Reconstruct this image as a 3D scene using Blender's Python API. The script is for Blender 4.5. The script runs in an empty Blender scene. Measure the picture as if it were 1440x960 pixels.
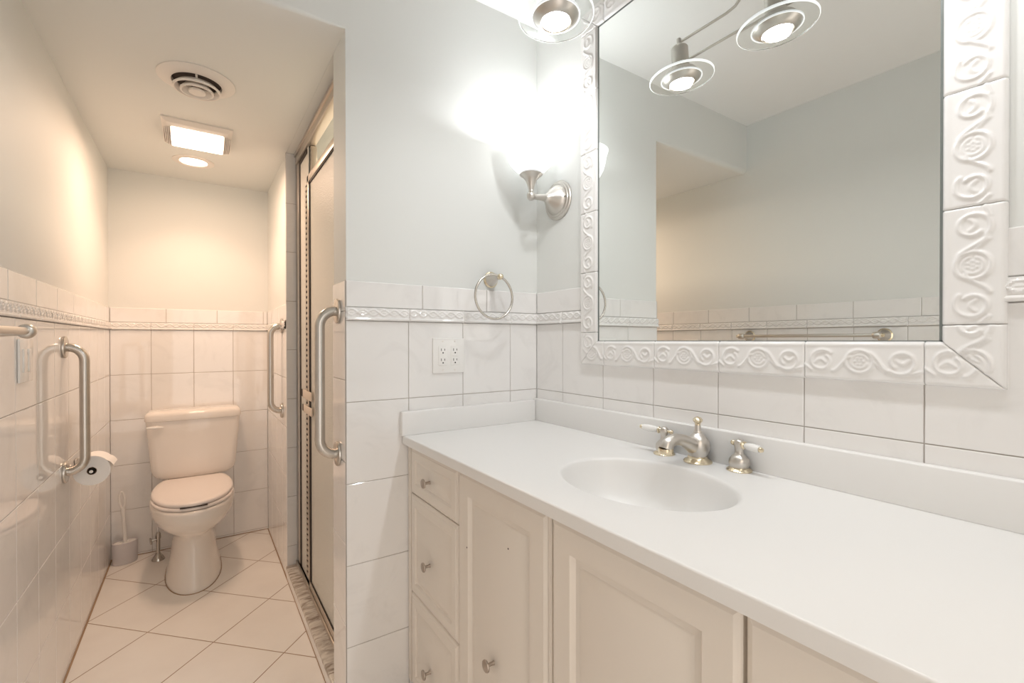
import bpy, bmesh, math, random
import numpy as np
from mathutils import Vector, Matrix

random.seed(7)
SC = bpy.context.scene
COL = SC.collection
PI = math.pi

# ------------------------------------------------------------------ camera
cd = bpy.data.cameras.new('camera')
cam = bpy.data.objects.new('camera', cd)
COL.objects.link(cam)
YAW, PITCH, ROLL = 0.5853, -0.0061, -0.0011
_F = Vector((math.sin(YAW) * math.cos(PITCH), math.cos(YAW) * math.cos(PITCH), math.sin(PITCH)))
_R = Vector((math.cos(YAW), -math.sin(YAW), 0))
_U = _R.cross(_F)
_R2 = _R * math.cos(ROLL) + _U * math.sin(ROLL)
_U2 = -_R * math.sin(ROLL) + _U * math.cos(ROLL)
cam.matrix_world = Matrix(((_R2.x, _U2.x, -_F.x, -1.1337), (_R2.y, _U2.y, -_F.y, -1.4814),
                           (_R2.z, _U2.z, -_F.z, 1.2355), (0, 0, 0, 1)))
cd.sensor_fit = 'HORIZONTAL'
cd.sensor_width = 36
cd.lens = 653.44 / 1440 * 36
cd.shift_x = 0.00664
cd.shift_y = 0.00162
cd.clip_start = 0.02
SC.camera = cam

# ------------------------------------------------------------------ world, exposure, lights
SC.view_settings.view_transform = 'Standard'
SC.view_settings.look = 'None'
SC.view_settings.gamma = 1
SC.view_settings.use_curve_mapping = False
SC.view_settings.exposure = 0.22
try:
    SC.cycles.max_bounces = 14
    SC.cycles.diffuse_bounces = 8
    SC.cycles.glossy_bounces = 6
    SC.cycles.transmission_bounces = 10
    SC.cycles.transparent_max_bounces = 12
    SC.cycles.sample_clamp_indirect = 6.0
    SC.cycles.caustics_reflective = False
    SC.cycles.caustics_refractive = False
    SC.cycles.use_denoising = True
except Exception:
    pass
wd = bpy.data.worlds.new('world')
SC.world = wd
wd.use_nodes = True
wd.node_tree.nodes['Background'].inputs[0].default_value = (1.0, 0.86, 0.72, 1)
wd.node_tree.nodes['Background'].inputs[1].default_value = 0.6

COOL = (0.965, 0.985, 1.0)
WARM = (1.0, 0.655, 0.455)
P_SCONCE = 2.6       # point lamp in the sconce bulb
P_SPOT = 1.5        # each rail spot
P_CAN = 9.0         # recessed can over the toilet
P_FAN = 5.8          # fan light
P_DOOR_FILL = 6.5       # added neutral fill at the doorway behind the camera
P_HALL_FILL = 8.0        # added warm fill from behind the camera
P_SHOWER_FILL = 8.0       # added fill inside the shower, no fixture


def lamp(name, kind, loc, energy, color, **kw):
    ld = bpy.data.lights.new(name, kind)
    ld.energy = energy
    ld.color = color
    for k, v in kw.items():
        setattr(ld, k, v)
    o = bpy.data.objects.new(name, ld)
    o.location = loc
    COL.objects.link(o)
    return o


# ------------------------------------------------------------------ materials
def mat(name, color, rough=0.5, metal=0.0, emit=None, strength=0.0, spec=0.5, coat=0.0):
    m = bpy.data.materials.new(name)
    m.use_nodes = True
    b = m.node_tree.nodes['Principled BSDF']
    b.inputs['Base Color'].default_value = (*color, 1)
    b.inputs['Roughness'].default_value = rough
    b.inputs['Metallic'].default_value = metal
    b.inputs['Specular IOR Level'].default_value = spec
    b.inputs['Coat Weight'].default_value = coat
    b.inputs['Coat Roughness'].default_value = 0.05
    if emit:
        b.inputs['Emission Color'].default_value = (*emit, 1)
        b.inputs['Emission Strength'].default_value = strength
    return m


def nodes(m):
    return m.node_tree, m.node_tree.nodes['Principled BSDF']


def add_noise_color(m, c0, c1, scale=6.0, detail=4, lo=0.35, hi=0.7, distortion=0.0, rough=0.6, stretch=None):
    nt, b = nodes(m)
    tc = nt.nodes.new('ShaderNodeTexCoord')
    n = nt.nodes.new('ShaderNodeTexNoise')
    n.inputs['Scale'].default_value = scale
    n.inputs['Detail'].default_value = detail
    n.inputs['Roughness'].default_value = rough
    n.inputs['Distortion'].default_value = distortion
    src = tc.outputs['Object']
    if stretch:
        mp = nt.nodes.new('ShaderNodeMapping')
        mp.inputs['Scale'].default_value = stretch
        nt.links.new(src, mp.inputs[0])
        src = mp.outputs[0]
    nt.links.new(src, n.inputs['Vector'])
    r = nt.nodes.new('ShaderNodeValToRGB')
    r.color_ramp.elements[0].position = lo
    r.color_ramp.elements[1].position = hi
    r.color_ramp.elements[0].color = (*c0, 1)
    r.color_ramp.elements[1].color = (*c1, 1)
    nt.links.new(n.outputs['Fac'], r.inputs[0])
    nt.links.new(r.outputs[0], b.inputs['Base Color'])
    return nt, b, r


def add_bump(m, scale=200.0, strength=0.1, dist=0.001, detail=2):
    nt, b = nodes(m)
    tc = nt.nodes.new('ShaderNodeTexCoord')
    n = nt.nodes.new('ShaderNodeTexNoise')
    n.inputs['Scale'].default_value = scale
    n.inputs['Detail'].default_value = detail
    nt.links.new(tc.outputs['Object'], n.inputs['Vector'])
    bp = nt.nodes.new('ShaderNodeBump')
    bp.inputs['Strength'].default_value = strength
    bp.inputs['Distance'].default_value = dist
    nt.links.new(n.outputs['Fac'], bp.inputs['Height'])
    nt.links.new(bp.outputs[0], b.inputs['Normal'])


M = {}
M['paint'] = mat('wall_paint', (0.75, 0.763, 0.745), 0.6)
add_bump(M['paint'], 120, 0.08, 0.001)
M['ceil'] = mat('ceiling_paint', (0.87, 0.87, 0.86), 0.7)
M['tile'] = mat('wall_tile_glaze', (0.80, 0.79, 0.78), 0.04)
add_noise_color(M['tile'], (0.80, 0.79, 0.78), (0.835, 0.825, 0.815), 5.5, 6, 0.36, 0.48, 1.6)
M['tile'].node_tree.nodes['Principled BSDF'].inputs['Specular IOR Level'].default_value = 0.8
M['grout'] = mat('wall_grout', (0.46, 0.42, 0.385), 0.9)
M['relief'] = mat('relief_tile_glaze', (0.83, 0.82, 0.81), 0.16)
M['porcelain'] = mat('porcelain', (0.84, 0.80, 0.76), 0.07)
M['seat'] = mat('seat_plastic', (0.84, 0.78, 0.75), 0.22)
M['plastic'] = mat('white_plastic', (0.86, 0.85, 0.83), 0.06)
M['greyplastic'] = mat('grey_plastic', (0.66, 0.64, 0.66), 0.4)
M['black'] = mat('black_slot', (0.02, 0.018, 0.016), 0.6)
M['gasket'] = mat('dark_gasket', (0.022, 0.014, 0.010), 0.7)
M['dark'] = mat('recess_shade', (0.05, 0.035, 0.028), 0.8)  # near-black in place of shade inside duct, screw holes and lid gap
M['top'] = mat('cultured_marble', (0.81, 0.805, 0.795), 0.34)
M['cab'] = mat('cabinet_foil', (0.77, 0.71, 0.64), 0.38)
M['toe'] = mat('toe_kick', (0.30, 0.27, 0.24), 0.7)
M['nickel'] = mat('satin_nickel', (0.63, 0.60, 0.56), 0.32, 1.0)
M['steel'] = mat('brushed_steel', (0.60, 0.57, 0.53), 0.27, 1.0)
M['brass'] = mat('polished_brass', (0.80, 0.70, 0.52), 0.2, 1.0)
M['chrome'] = mat('chrome', (0.52, 0.50, 0.47), 0.15, 1.0)
M['knob'] = mat('knob_nickel', (0.46, 0.40, 0.35), 0.38, 1.0)
M['alum'] = mat('satin_aluminium', (0.66, 0.60, 0.53), 0.3, 1.0)
M['lever'] = mat('white_lever', (0.86, 0.855, 0.84), 0.1)
M['paper'] = mat('tissue_paper', (0.93, 0.915, 0.90), 0.9)
M['card'] = mat('cardboard', (0.30, 0.22, 0.16), 0.9)
M['mirror'] = mat('mirror_silver', (0.90, 0.925, 0.91), 0.0, 1.0)
M['mirroredge'] = mat('mirror_edge', (0.18, 0.20, 0.19), 0.3)
M['shade'] = mat('lit_shade', (0.95, 0.95, 0.95), 0.3, emit=(0.97, 0.985, 1.0), strength=0.5)
_nt = M['shade'].node_tree
_tr = _nt.nodes.new('ShaderNodeBsdfTransparent')
_mx = _nt.nodes.new('ShaderNodeMixShader')
_mx.inputs[0].default_value = 0.04
_out = _nt.nodes['Material Output']
_nt.links.new(_nt.nodes['Principled BSDF'].outputs[0], _mx.inputs[1])
_nt.links.new(_tr.outputs[0], _mx.inputs[2])
_nt.links.new(_mx.outputs[0], _out.inputs['Surface'])
M['spotlens'] = mat('lit_lens', (0.95, 0.95, 0.95), 0.3, emit=(1.0, 0.98, 0.95), strength=14.0)
M['fanlens'] = mat('lit_fan_lens', (0.95, 0.93, 0.9), 0.3, emit=(1.0, 0.86, 0.68), strength=6.0)
M['canlens'] = mat('lit_can_lens', (0.95, 0.93, 0.9), 0.3, emit=(1.0, 0.84, 0.64), strength=8.0)
M['trimwhite'] = mat('white_trim_paint', (0.80, 0.76, 0.72), 0.4)
M['latch'] = mat('latch_plastic', (0.70, 0.60, 0.50), 0.35)
M['hall'] = mat('hall_paint', (0.72, 0.64, 0.54), 0.7)

# clear glass disc
g = bpy.data.materials.new('clear_disc_glass'); g.use_nodes = True
nt = g.node_tree
b = nt.nodes['Principled BSDF']
b.inputs['Base Color'].default_value = (0.97, 0.99, 0.985, 1)
b.inputs['Roughness'].default_value = 0.02
b.inputs['Transmission Weight'].default_value = 1.0
b.inputs['IOR'].default_value = 1.45
M['glass'] = g

# frosted disc edge; weak emission stands in for caught lamp light
M['discedge'] = mat('glowing_glass_edge', (0.95, 0.97, 0.97), 0.3, emit=(0.97, 0.99, 1.0), strength=0.7)

# obscure shower glass
g = bpy.data.materials.new('obscure_glass'); g.use_nodes = True
nt = g.node_tree
b = nt.nodes['Principled BSDF']
b.inputs['Base Color'].default_value = (0.94, 0.92, 0.85, 1)
b.inputs['Roughness'].default_value = 0.28
b.inputs['IOR'].default_value = 1.4
b.inputs['Transmission Weight'].default_value = 0.3
tc = nt.nodes.new('ShaderNodeTexCoord')
vo = nt.nodes.new('ShaderNodeTexNoise')
vo.inputs['Scale'].default_value = 190
vo.inputs['Detail'].default_value = 1.5
nt.links.new(tc.outputs['Object'], vo.inputs['Vector'])
bp = nt.nodes.new('ShaderNodeBump')
bp.inputs['Strength'].default_value = 0.9
bp.inputs['Distance'].default_value = 0.003
nt.links.new(vo.outputs['Fac'], bp.inputs['Height'])
nt.links.new(bp.outputs[0], b.inputs['Normal'])
M['obscure'] = g

# marble curb
M['marble'] = mat('curb_marble', (0.6, 0.56, 0.5), 0.18)
nt, b, r = add_noise_color(M['marble'], (0.26, 0.21, 0.17), (0.66, 0.62, 0.56), 9.0, 7, 0.36, 0.58, 1.2, 0.62, (1.0, 3.4, 1.0))

# floor tile laid on the diagonal
fm = mat('floor_tile', (0.8, 0.77, 0.73), 0.3)
nt, b = nodes(fm)
tc = nt.nodes.new('ShaderNodeTexCoord')
sx = nt.nodes.new('ShaderNodeSeparateXYZ')
nt.links.new(tc.outputs['Object'], sx.inputs[0])


def math_node(nt, op, a, bb=None):
    n = nt.nodes.new('ShaderNodeMath')
    n.operation = op
    for i, v in enumerate((a, bb)):
        if v is None:
            continue
        if isinstance(v, (int, float)):
            n.inputs[i].default_value = v
        else:
            nt.links.new(v, n.inputs[i])
    return n.outputs[0]


PITCHF = 0.3265
S2 = math.sqrt(.5)
sm = math_node(nt, 'ADD', sx.outputs[0], sx.outputs[1])
df = math_node(nt, 'SUBTRACT', sx.outputs[1], sx.outputs[0])


def grid_dist(nt, v, off):
    u = math_node(nt, 'ADD', math_node(nt, 'MULTIPLY', v, S2 / PITCHF), -off / PITCHF + 0.5 + 40)
    f = math_node(nt, 'FRACT', u)
    return math_node(nt, 'MULTIPLY', math_node(nt, 'ABSOLUTE', math_node(nt, 'SUBTRACT', f, 0.5)), PITCHF)


gd = math_node(nt, 'MINIMUM', grid_dist(nt, sm, 0.099), grid_dist(nt, df, 1.631))
mr = nt.nodes.new('ShaderNodeMapRange')
mr.inputs['From Min'].default_value = 0.0014
mr.inputs['From Max'].default_value = 0.0026
nt.links.new(gd, mr.inputs['Value'])
nz = nt.nodes.new('ShaderNodeTexNoise')
nz.inputs['Scale'].default_value = 5
nz.inputs['Detail'].default_value = 5
nt.links.new(tc.outputs['Object'], nz.inputs['Vector'])
rp = nt.nodes.new('ShaderNodeValToRGB')
rp.color_ramp.elements[0].position = 0.3
rp.color_ramp.elements[1].position = 0.6
rp.color_ramp.elements[0].color = (0.83, 0.80, 0.765, 1)
rp.color_ramp.elements[1].color = (0.87, 0.845, 0.81, 1)
nt.links.new(nz.outputs['Fac'], rp.inputs[0])
mx = nt.nodes.new('ShaderNodeMix')
mx.data_type = 'RGBA'
nt.links.new(mr.outputs[0], mx.inputs['Factor'])
mx.inputs['A'].default_value = (0.33, 0.22, 0.14, 1)
nt.links.new(rp.outputs[0], mx.inputs['B'])
nt.links.new(mx.outputs['Result'], b.inputs['Base Color'])
bp = nt.nodes.new('ShaderNodeBump')
bp.inputs['Strength'].default_value = 0.5
bp.inputs['Distance'].default_value = 0.002
nt.links.new(mr.outputs[0], bp.inputs['Height'])
nt.links.new(bp.outputs[0], b.inputs['Normal'])
M['floor'] = fm

# ------------------------------------------------------------------ mesh helpers
WL = {}


class MB:
    """collects vertices and faces in world coordinates"""

    def __init__(self):
        self.v = []
        self.f = []
        self.mi = []
        self.cur = 0

    def add(self, verts, faces):
        n = len(self.v)
        self.v += [tuple(p) for p in verts]
        self.f += [tuple(i + n for i in q) for q in faces]
        self.mi += [self.cur] * len(faces)
        return self

    def box(self, lo, hi, bevel=0.0, seg=2):
        if bevel <= 0:
            x0, y0, z0 = lo
            x1, y1, z1 = hi
            self.add([(x0, y0, z0), (x1, y0, z0), (x1, y1, z0), (x0, y1, z0),
                      (x0, y0, z1), (x1, y0, z1), (x1, y1, z1), (x0, y1, z1)],
                     [(0, 3, 2, 1), (4, 5, 6, 7), (0, 1, 5, 4), (1, 2, 6, 5), (2, 3, 7, 6), (3, 0, 4, 7)])
            return self
        bm = bmesh.new()
        bmesh.ops.create_cube(bm, size=1)
        c = [(a + b_) / 2 for a, b_ in zip(lo, hi)]
        s = [abs(b_ - a) for a, b_ in zip(lo, hi)]
        for v in bm.verts:
            v.co = Vector((v.co.x * s[0] + c[0], v.co.y * s[1] + c[1], v.co.z * s[2] + c[2]))
        bmesh.ops.bevel(bm, geom=bm.edges[:], offset=bevel, segments=seg, profile=0.5, affect='EDGES')
        bm.verts.index_update()
        self.add([v.co[:] for v in bm.verts], [[v.index for v in f.verts] for f in bm.faces])
        bm.free()
        return self

    def loft(self, rings, cap0=True, cap1=True, closed=True):
        n = len(rings[0])
        vs = [p for r in rings for p in r]
        fs = []
        m = n if closed else n - 1
        for k in range(len(rings) - 1):
            for i in range(m):
                j = (i + 1) % n
                fs.append((k * n + i, k * n + j, (k + 1) * n + j, (k + 1) * n + i))
        if cap0:
            fs.append(tuple(range(n - 1, -1, -1)))
        if cap1:
            fs.append(tuple((len(rings) - 1) * n + i for i in range(n)))
        return self.add(vs, fs)

    def lathe(self, prof, origin, axis=(0, 0, 1), n=32, cap0=True, cap1=True):
        """prof: list of (radius, height along axis)"""
        ax = Vector(axis).normalized()
        a = ax.orthogonal().normalized()
        c = ax.cross(a)
        o = Vector(origin)
        rings = []
        for r, h in prof:
            rings.append([o + ax * h + (a * math.cos(2 * PI * i / n) + c * math.sin(2 * PI * i / n)) * max(r, 1e-5)
                          for i in range(n)])
        return self.loft(rings, cap0, cap1)

    def tube(self, pts, rad, n=16, cap=True):
        """sweep a circle along a polyline; rad a number or a list"""
        P = [Vector(p) for p in pts]
        R = rad if isinstance(rad, (list, tuple)) else [rad] * len(P)
        T = []
        for i in range(len(P)):
            a = P[max(i - 1, 0)]
            c = P[min(i + 1, len(P) - 1)]
            T.append((c - a).normalized())
        u = T[0].orthogonal().normalized()
        rings = []
        for i, p in enumerate(P):
            u = (u - T[i] * u.dot(T[i])).normalized()
            w = T[i].cross(u)
            rings.append([p + (u * math.cos(2 * PI * k / n) + w * math.sin(2 * PI * k / n)) * R[i] for k in range(n)])
        return self.loft(rings, cap, cap)

    def torus(self, c, R, r, normal, n=48, m=12):
        nn = Vector(normal).normalized()
        a = nn.orthogonal().normalized()
        d = nn.cross(a)
        rings = []
        for i in range(n):
            t = 2 * PI * i / n
            rad = a * math.cos(t) + d * math.sin(t)
            rings.append([Vector(c) + rad * (R + r * math.cos(2 * PI * k / m)) + nn * (r * math.sin(2 * PI * k / m))
                          for k in range(m)])
        rings.append(rings[0])
        return self.loft(rings, False, False)


def setp(o, label=None, cat=None, group=None, kind=None):
    if label:
        o['label'] = label
    if cat:
        o['category'] = cat
    if group:
        o['group'] = group
    if kind:
        o['kind'] = kind
    return o


def obj(name, mb, mats, parent=None, label=None, cat=None, group=None, kind=None, loc=None, sharp=0.6, fix=True):
    if not isinstance(mats, (list, tuple)):
        mats = [mats]
    V = np.array(mb.v, float)
    if loc is None:
        lo, hi = V.min(0), V.max(0)
        loc = Vector(((lo[0] + hi[0]) / 2, (lo[1] + hi[1]) / 2, lo[2]))
    loc = Vector(loc)
    V = V - np.array(loc)
    me = bpy.data.meshes.new(name)
    me.from_pydata(V.tolist(), [], mb.f)
    for m in mats:
        me.materials.append(m)
    if len(mats) > 1:
        me.polygons.foreach_set('material_index', mb.mi)
    bm = bmesh.new()
    bm.from_mesh(me)
    if fix:
        bmesh.ops.remove_doubles(bm, verts=bm.verts[:], dist=1e-6)
        bmesh.ops.recalc_face_normals(bm, faces=bm.faces[:])
    for f in bm.faces:
        f.smooth = True
    for e in bm.edges:
        if len(e.link_faces) == 2:
            if e.calc_face_angle(0) > sharp:
                e.smooth = False
    bm.to_mesh(me)
    bm.free()
    o = bpy.data.objects.new(name, me)
    COL.objects.link(o)
    if parent is not None:
        o.parent = parent
        o.location = loc - WL[parent]
    else:
        o.location = loc
    WL[o] = loc
    return setp(o, label, cat, group, kind)


def thing(name, loc, label, cat, group=None):
    o = bpy.data.objects.new(name, None)
    o.empty_display_size = 0.05
    COL.objects.link(o)
    o.location = loc
    WL[o] = Vector(loc)
    return setp(o, label, cat, group)


def struct(name, mb, m, label=None, **kw):
    return obj(name, mb, m, None, label, None, None, 'structure', **kw)


def arc_pts(c, r, a0, a1, n, u, w):
    c, u, w = Vector(c), Vector(u), Vector(w)
    return [c + (u * math.cos(a0 + (a1 - a0) * i / n) + w * math.sin(a0 + (a1 - a0) * i / n)) * r for i in range(n + 1)]


# ------------------------------------------------------------------ room dimensions
W = 1.5436          # left wall tile face at x = -W; mirror wall tile face at x = 0
D = 1.9195          # alcove back wall tile face
RX = -0.75          # alcove right wall / partition end
ZT, ZTT, ZB = 1.4242, 1.3405, 1.2983   # wainscot top, relief strip top, relief strip bottom
H = 0.257           # tile row
TW = 0.2066         # tile column
ZL, ZC = 2.206, 2.4819   # lowered alcove ceiling, main ceiling
YB = -2.15          # wall behind the camera
PL = 0.005          # plaster sits this far behind the tile face

# ------------------------------------------------------------------ structure
struct('floor', MB().box((-1.75, YB - 1.6, -0.08), (0.35, 2.1, 0.0)), M['floor'], 'cream floor tiles laid on the diagonal', loc=(0, 0, 0))
struct('ceiling', MB().box((-1.65, YB - 0.1, ZC), (0.12, 0.02, ZC + 0.08)), M['ceil'], 'white ceiling over the vanity')

# walls
struct('wall_left', MB().box((-W - PL - 0.1, YB, 0), (-W - PL, 2.02, 2.6)), M['paint'], 'long left wall with tiled wainscot')
struct('wall_right', MB().box((PL, YB, 0), (PL + 0.1, 1.2, 2.6)), M['paint'], 'wall behind the mirror and vanity')
struct('wall_rear', MB().box((-W - PL, D + PL, 0), (0.4, D + 0.1, 2.6)), M['paint'], 'end wall behind the toilet')
struct('wall_partition', MB().box((RX + PL, PL, 0), (PL, 0.158, ZC + 0.03)), M['paint'], 'short wall between vanity and shower')
struct('wall_alcove', MB().box((RX + PL, 1.15 + PL, 0), (0.12, D + PL, ZL + 0.02)), M['paint'], 'narrow wall between toilet and shower')
# header above the alcove and its lowered ceiling, lower front edge rounding off towards the left
mb = MB()
rings = []
for k in range(15):
    x = (RX + PL) - k / 14 * (W - 0.75 + 0.03)
    r = 0.004 + 0.022 * min(1, (k / 5)) ** 1.3
    ring = [(x, 1.98, ZL), ]
    ring += [(x, PL + r - r * math.sin(a), ZL + r - r * math.cos(a)) for a in [PI / 2 * i / 8 for i in range(9)]]
    ring += [(x, PL, ZC + 0.02), (x, 1.98, ZC + 0.02)]
    rings.append(ring)
mb.loft(rings)
struct('wall_header', mb, M['paint'], 'dropped header and lowered ceiling over the toilet alcove', sharp=0.5)
struct('ceiling_shower', MB().box((RX + PL + 0.0005, 0.1585, ZL), (0.12, 1.155, ZL + 0.06)), M['paint'], 'lowered ceiling inside the shower')
# wall behind the camera; doorway and hall added to bring in fill light
mb = MB()
mb.box((-W - PL, YB - 0.1, 0), (-1.42, YB, ZC + 0.03))
mb.box((-0.62, YB - 0.1, 0), (0.1, YB, ZC + 0.03))
mb.box((-1.42, YB - 0.1, 2.03), (-0.62, YB, ZC + 0.03))
struct('wall_back', mb, M['paint'], 'wall behind the camera with an added doorway opening')
mb = MB()
mb.box((-1.75, YB - 1.6, 0), (-1.65, YB - 0.1, 2.5))
mb.box((0.05, YB - 1.6, 0), (0.15, YB - 0.1, 2.5))
mb.box((-1.75, YB - 1.7, 0), (0.15, YB - 1.6, 2.5))
mb.box((-1.75, YB - 1.7, 2.45), (0.15, YB - 0.1, 2.5))
struct('wall_hall', mb, M['hall'], 'added hall walls beyond the doorway')
dl = lamp('doorway_fill', 'AREA', (-1.02, YB - 0.12, 1.05), P_DOOR_FILL, (1.0, 0.965, 0.93), shape='RECTANGLE', size=0.78, size_y=1.95)  # unseen area light added to brighten the vanity side
dl.rotation_euler = (PI / 2, 0, 0)
lamp('hall_fill', 'AREA', (-1.05, YB - 0.75, 2.42), P_HALL_FILL, (1.0, 0.80, 0.60), shape='DISK', size=0.45)  # unseen warm light added behind the camera


# ---- tiles
def tile_patch(mb, o, u, v, n, us, vs, gap=0.0022, ch=0.0013, depth=0.005):
    """tiles between successive us and vs; o origin, u, v in-plane axes, n outward normal"""
    o, u, v, n = Vector(o), Vector(u), Vector(v), Vector(n)
    for i in range(len(us) - 1):
        for j in range(len(vs) - 1):
            a0, a1 = us[i] + gap / 2, us[i + 1] - gap / 2
            b0, b1 = vs[j] + gap / 2, vs[j + 1] - gap / 2
            if a1 - a0 < 0.004 or b1 - b0 < 0.004:
                continue
            pts = []
            for d, e in ((-depth, 0), (-ch * 0.8, 0), (0, ch)):
                for (p, q) in ((a0 + e, b0 + e), (a1 - e, b0 + e), (a1 - e, b1 - e), (a0 + e, b1 - e)):
                    pts.append(o + u * p + v * q + n * d)
            fs = [(8, 9, 10, 11)]
            for k in range(2):
                for s in range(4):
                    t = (s + 1) % 4
                    fs.append((k * 4 + s, k * 4 + t, (k + 1) * 4 + t, (k + 1) * 4 + s))
            mb.add(pts, fs)


def cuts(lo, hi, phase, step):
    k0 = math.ceil((lo - phase) / step - 1e-6)
    r = [lo]
    k = k0
    while phase + k * step < hi - 1e-6:
        if phase + k * step > lo + 1e-6:
            r.append(phase + k * step)
        k += 1
    r.append(hi)
    return r


ROWS = [0.0] + [ZB - H * k for k in (5, 4, 3, 2, 1) if ZB - H * k > 0.002] + [ZB]


def relief_strip(mb, o, u, v, n, u0, u1, phase, flip=False):
    """moulded border: braided leaf relief above a rounded bead"""
    o, u, v, n = Vector(o), Vector(u), Vector(v), Vector(n)
    nu = max(2, int(round((u1 - u0) / 0.003)))
    vz = [0, .0012, .003, .0055, .008, .0098, .011, .0135, .0165, .0195, .0225, .0255, .0285, .0315, .0345, .0375, .0400, .0412, .0422]
    U = np.linspace(u0, u1, nu + 1)
    V = np.array(vz)
    UU, VV = np.meshgrid(U, V, indexing='ij')
    h = np.full(UU.shape, 0.0055)
    bead = VV < 0.011
    h[bead] = 0.004 + 0.0075 * np.sqrt(np.clip(1 - ((VV[bead] - 0.0055) / 0.0057) ** 2, 0, 1))
    lam = 0.0689
    c = 0.0262
    up = VV > 0.0115
    s1 = c + 0.0088 * np.sin(2 * PI * (UU - phase) / lam)
    s2 = c - 0.0088 * np.sin(2 * PI * (UU - phase) / lam)
    rel = np.exp(-((VV - s1) / 0.0028) ** 2) + 0.8 * np.exp(-((VV - s2) / 0.0026) ** 2)
    leaf = np.exp(-((VV - c) / 0.0045) ** 2) * (0.5 + 0.5 * np.cos(4 * PI * (UU - phase) / lam + PI)) * 0.8
    h += np.where(up, 0.0042 * np.clip(rel + leaf, 0, 1.2), 0)
    h[:, -2] = 0.0055
    h[:, -1] = 0.0
    h[:, 0] = 0.0
    seam = np.abs(((UU - phase) / TW + 0.5) % 1 - 0.5) * TW < 0.0016
    h[seam] *= 0.25
    pts = [o + u * a + v * b_ + n * hh for a, b_, hh in zip(UU.ravel(), VV.ravel(), h.ravel())]
    m = len(vz)
    fs = [(i * m + j, (i + 1) * m + j, (i + 1) * m + j + 1, i * m + j + 1) for i in range(nu) for j in range(m - 1)]
    mb.add(pts, fs)


def wainscot(name, label, o, u, n, u0, u1, ph_low, ph_top, rows=ROWS, strip=True, z_to=ZT):
    v = (0, 0, 1)
    mb = MB()
    tile_patch(mb, o, u, v, n, cuts(u0, u1, ph_low, TW), rows)
    if z_to > ZB:
        tile_patch(mb, o, u, v, n, cuts(u0, u1, ph_top, 0.2566), [ZTT, ZT], ch=0.002)
        relief_strip(mb, Vector(o) + Vector((0, 0, ZB + 0.0002)), u, v, n, u0, u1, ph_low)
    mb.cur = 1
    oo, uu, nn = Vector(o), Vector(u), Vector(n)
    zt = ZT - 0.001 if z_to > ZB else z_to
    a, c = oo + uu * (u0 + 0.0005) - nn * 0.0025, oo + uu * (u1 - 0.0005) - nn * 0.0025
    mb.add([a, c, c + Vector((0, 0, zt)), a + Vector((0, 0, zt))], [(0, 1, 2, 3)])
    return struct(name, mb, [M['tile'], M['grout']], label, sharp=0.3, fix=False)


wainscot('trim_1', 'marbled white tile wainscot on the left wall', (-W, 0, 0), (0, -1, 0), (1, 0, 0), -D, -YB, -0.295, -0.498)
wainscot('trim_2', 'marbled white tile wainscot behind the toilet', (0, D, 0), (1, 0, 0), (0, -1, 0), -W, RX, -W + 0.1858, -W)
wainscot('trim_3', 'tile wainscot on the alcove right wall', (RX, 0, 0), (0, 1, 0), (-1, 0, 0), 1.15, D, D, D)
wainscot('trim_4', 'tile wainscot on the partition under the towel ring', (0, 0, 0), (1, 0, 0), (0, -1, 0), RX, 0, -0.128, -0.234)
# partition end (jamb) and pillar face
mb = MB()
JR = [0.0] + [ZB - H * k + 0.07 for k in (5, 4, 3, 2, 1)] + [ZB + 0.03, ZT]
tile_patch(mb, (RX, 0, 0), (0, -1, 0), (0, 0, 1), (-1, 0, 0), [-0.158, -0.0015], JR)
mb.cur = 1
mb.add([(RX + 0.0025, 0.001, 0), (RX + 0.0025, 0.158, 0), (RX + 0.0025, 0.158, ZT), (RX + 0.0025, 0.001, ZT)], [(0, 1, 2, 3)])
struct('trim_5', mb, [M['tile'], M['grout']], 'tiled end face of the partition', fix=False)
mb = MB()
tile_patch(mb, (0, 1.15, 0), (1, 0, 0), (0, 0, 1), (0, -1, 0), [RX, -0.70, -0.49, -0.28, -0.07, PL],
           [0.0, 0.166, 0.424, 0.678, 0.933, 1.187, 1.44, 1.695, 1.947, ZL])
mb.cur = 1
mb.add([(RX, 1.1525, 0), (PL, 1.1525, 0), (PL, 1.1525, ZL), (RX, 1.1525, ZL)], [(0, 1, 2, 3)])
struct('trim_6', mb, [M['tile'], M['grout']], 'tiled face of the narrow wall beside the shower door', fix=False)
# mirror wall: tiles under and beside the mirror
mb = MB()
ys = cuts(0, -YB, 0.157, TW)
tile_patch(mb, (0, 0, 0), (0, -1, 0), (0, 0, 1), (-1, 0, 0), ys, [0.99, ZB - H, ZB])
for (a, c) in ((0, 0.272), (1.294, -YB)):
    tile_patch(mb, (0, 0, 0), (0, -1, 0), (0, 0, 1), (-1, 0, 0), cuts(a, c, 0.0, 0.2566), [ZTT, ZT], ch=0.002)
    relief_strip(mb, (0, 0, ZB + 0.0002), (0, -1, 0), (0, 0, 1), (-1, 0, 0), a, c, 0.157)
mb.cur = 1
mb.add([(0.0025, -0.0005, 0.9), (0.0025, YB, 0.9), (0.0025, YB, ZT - .001), (0.0025, -0.0005, ZT - .001)], [(0, 1, 2, 3)])
struct('trim_7', mb, [M['tile'], M['grout']], 'tile wainscot around the mirror above the vanity', sharp=0.3, fix=False)
# grout joint at the foot of the left wall and the back wall
mb = MB()
mb.box((-W, YB, 0), (-W + 0.006, D, 0.002))
mb.box((-W, D - 0.004, 0), (RX, D, 0.003))
mb.box((RX - 0.004, 0.0, 0), (RX, D, 0.002))
M['joint'] = mat('floor_joint', (0.36, 0.25, 0.16), 0.9)
struct('trim_8', mb, M['joint'], 'brown grout joint where floor meets walls')

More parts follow.
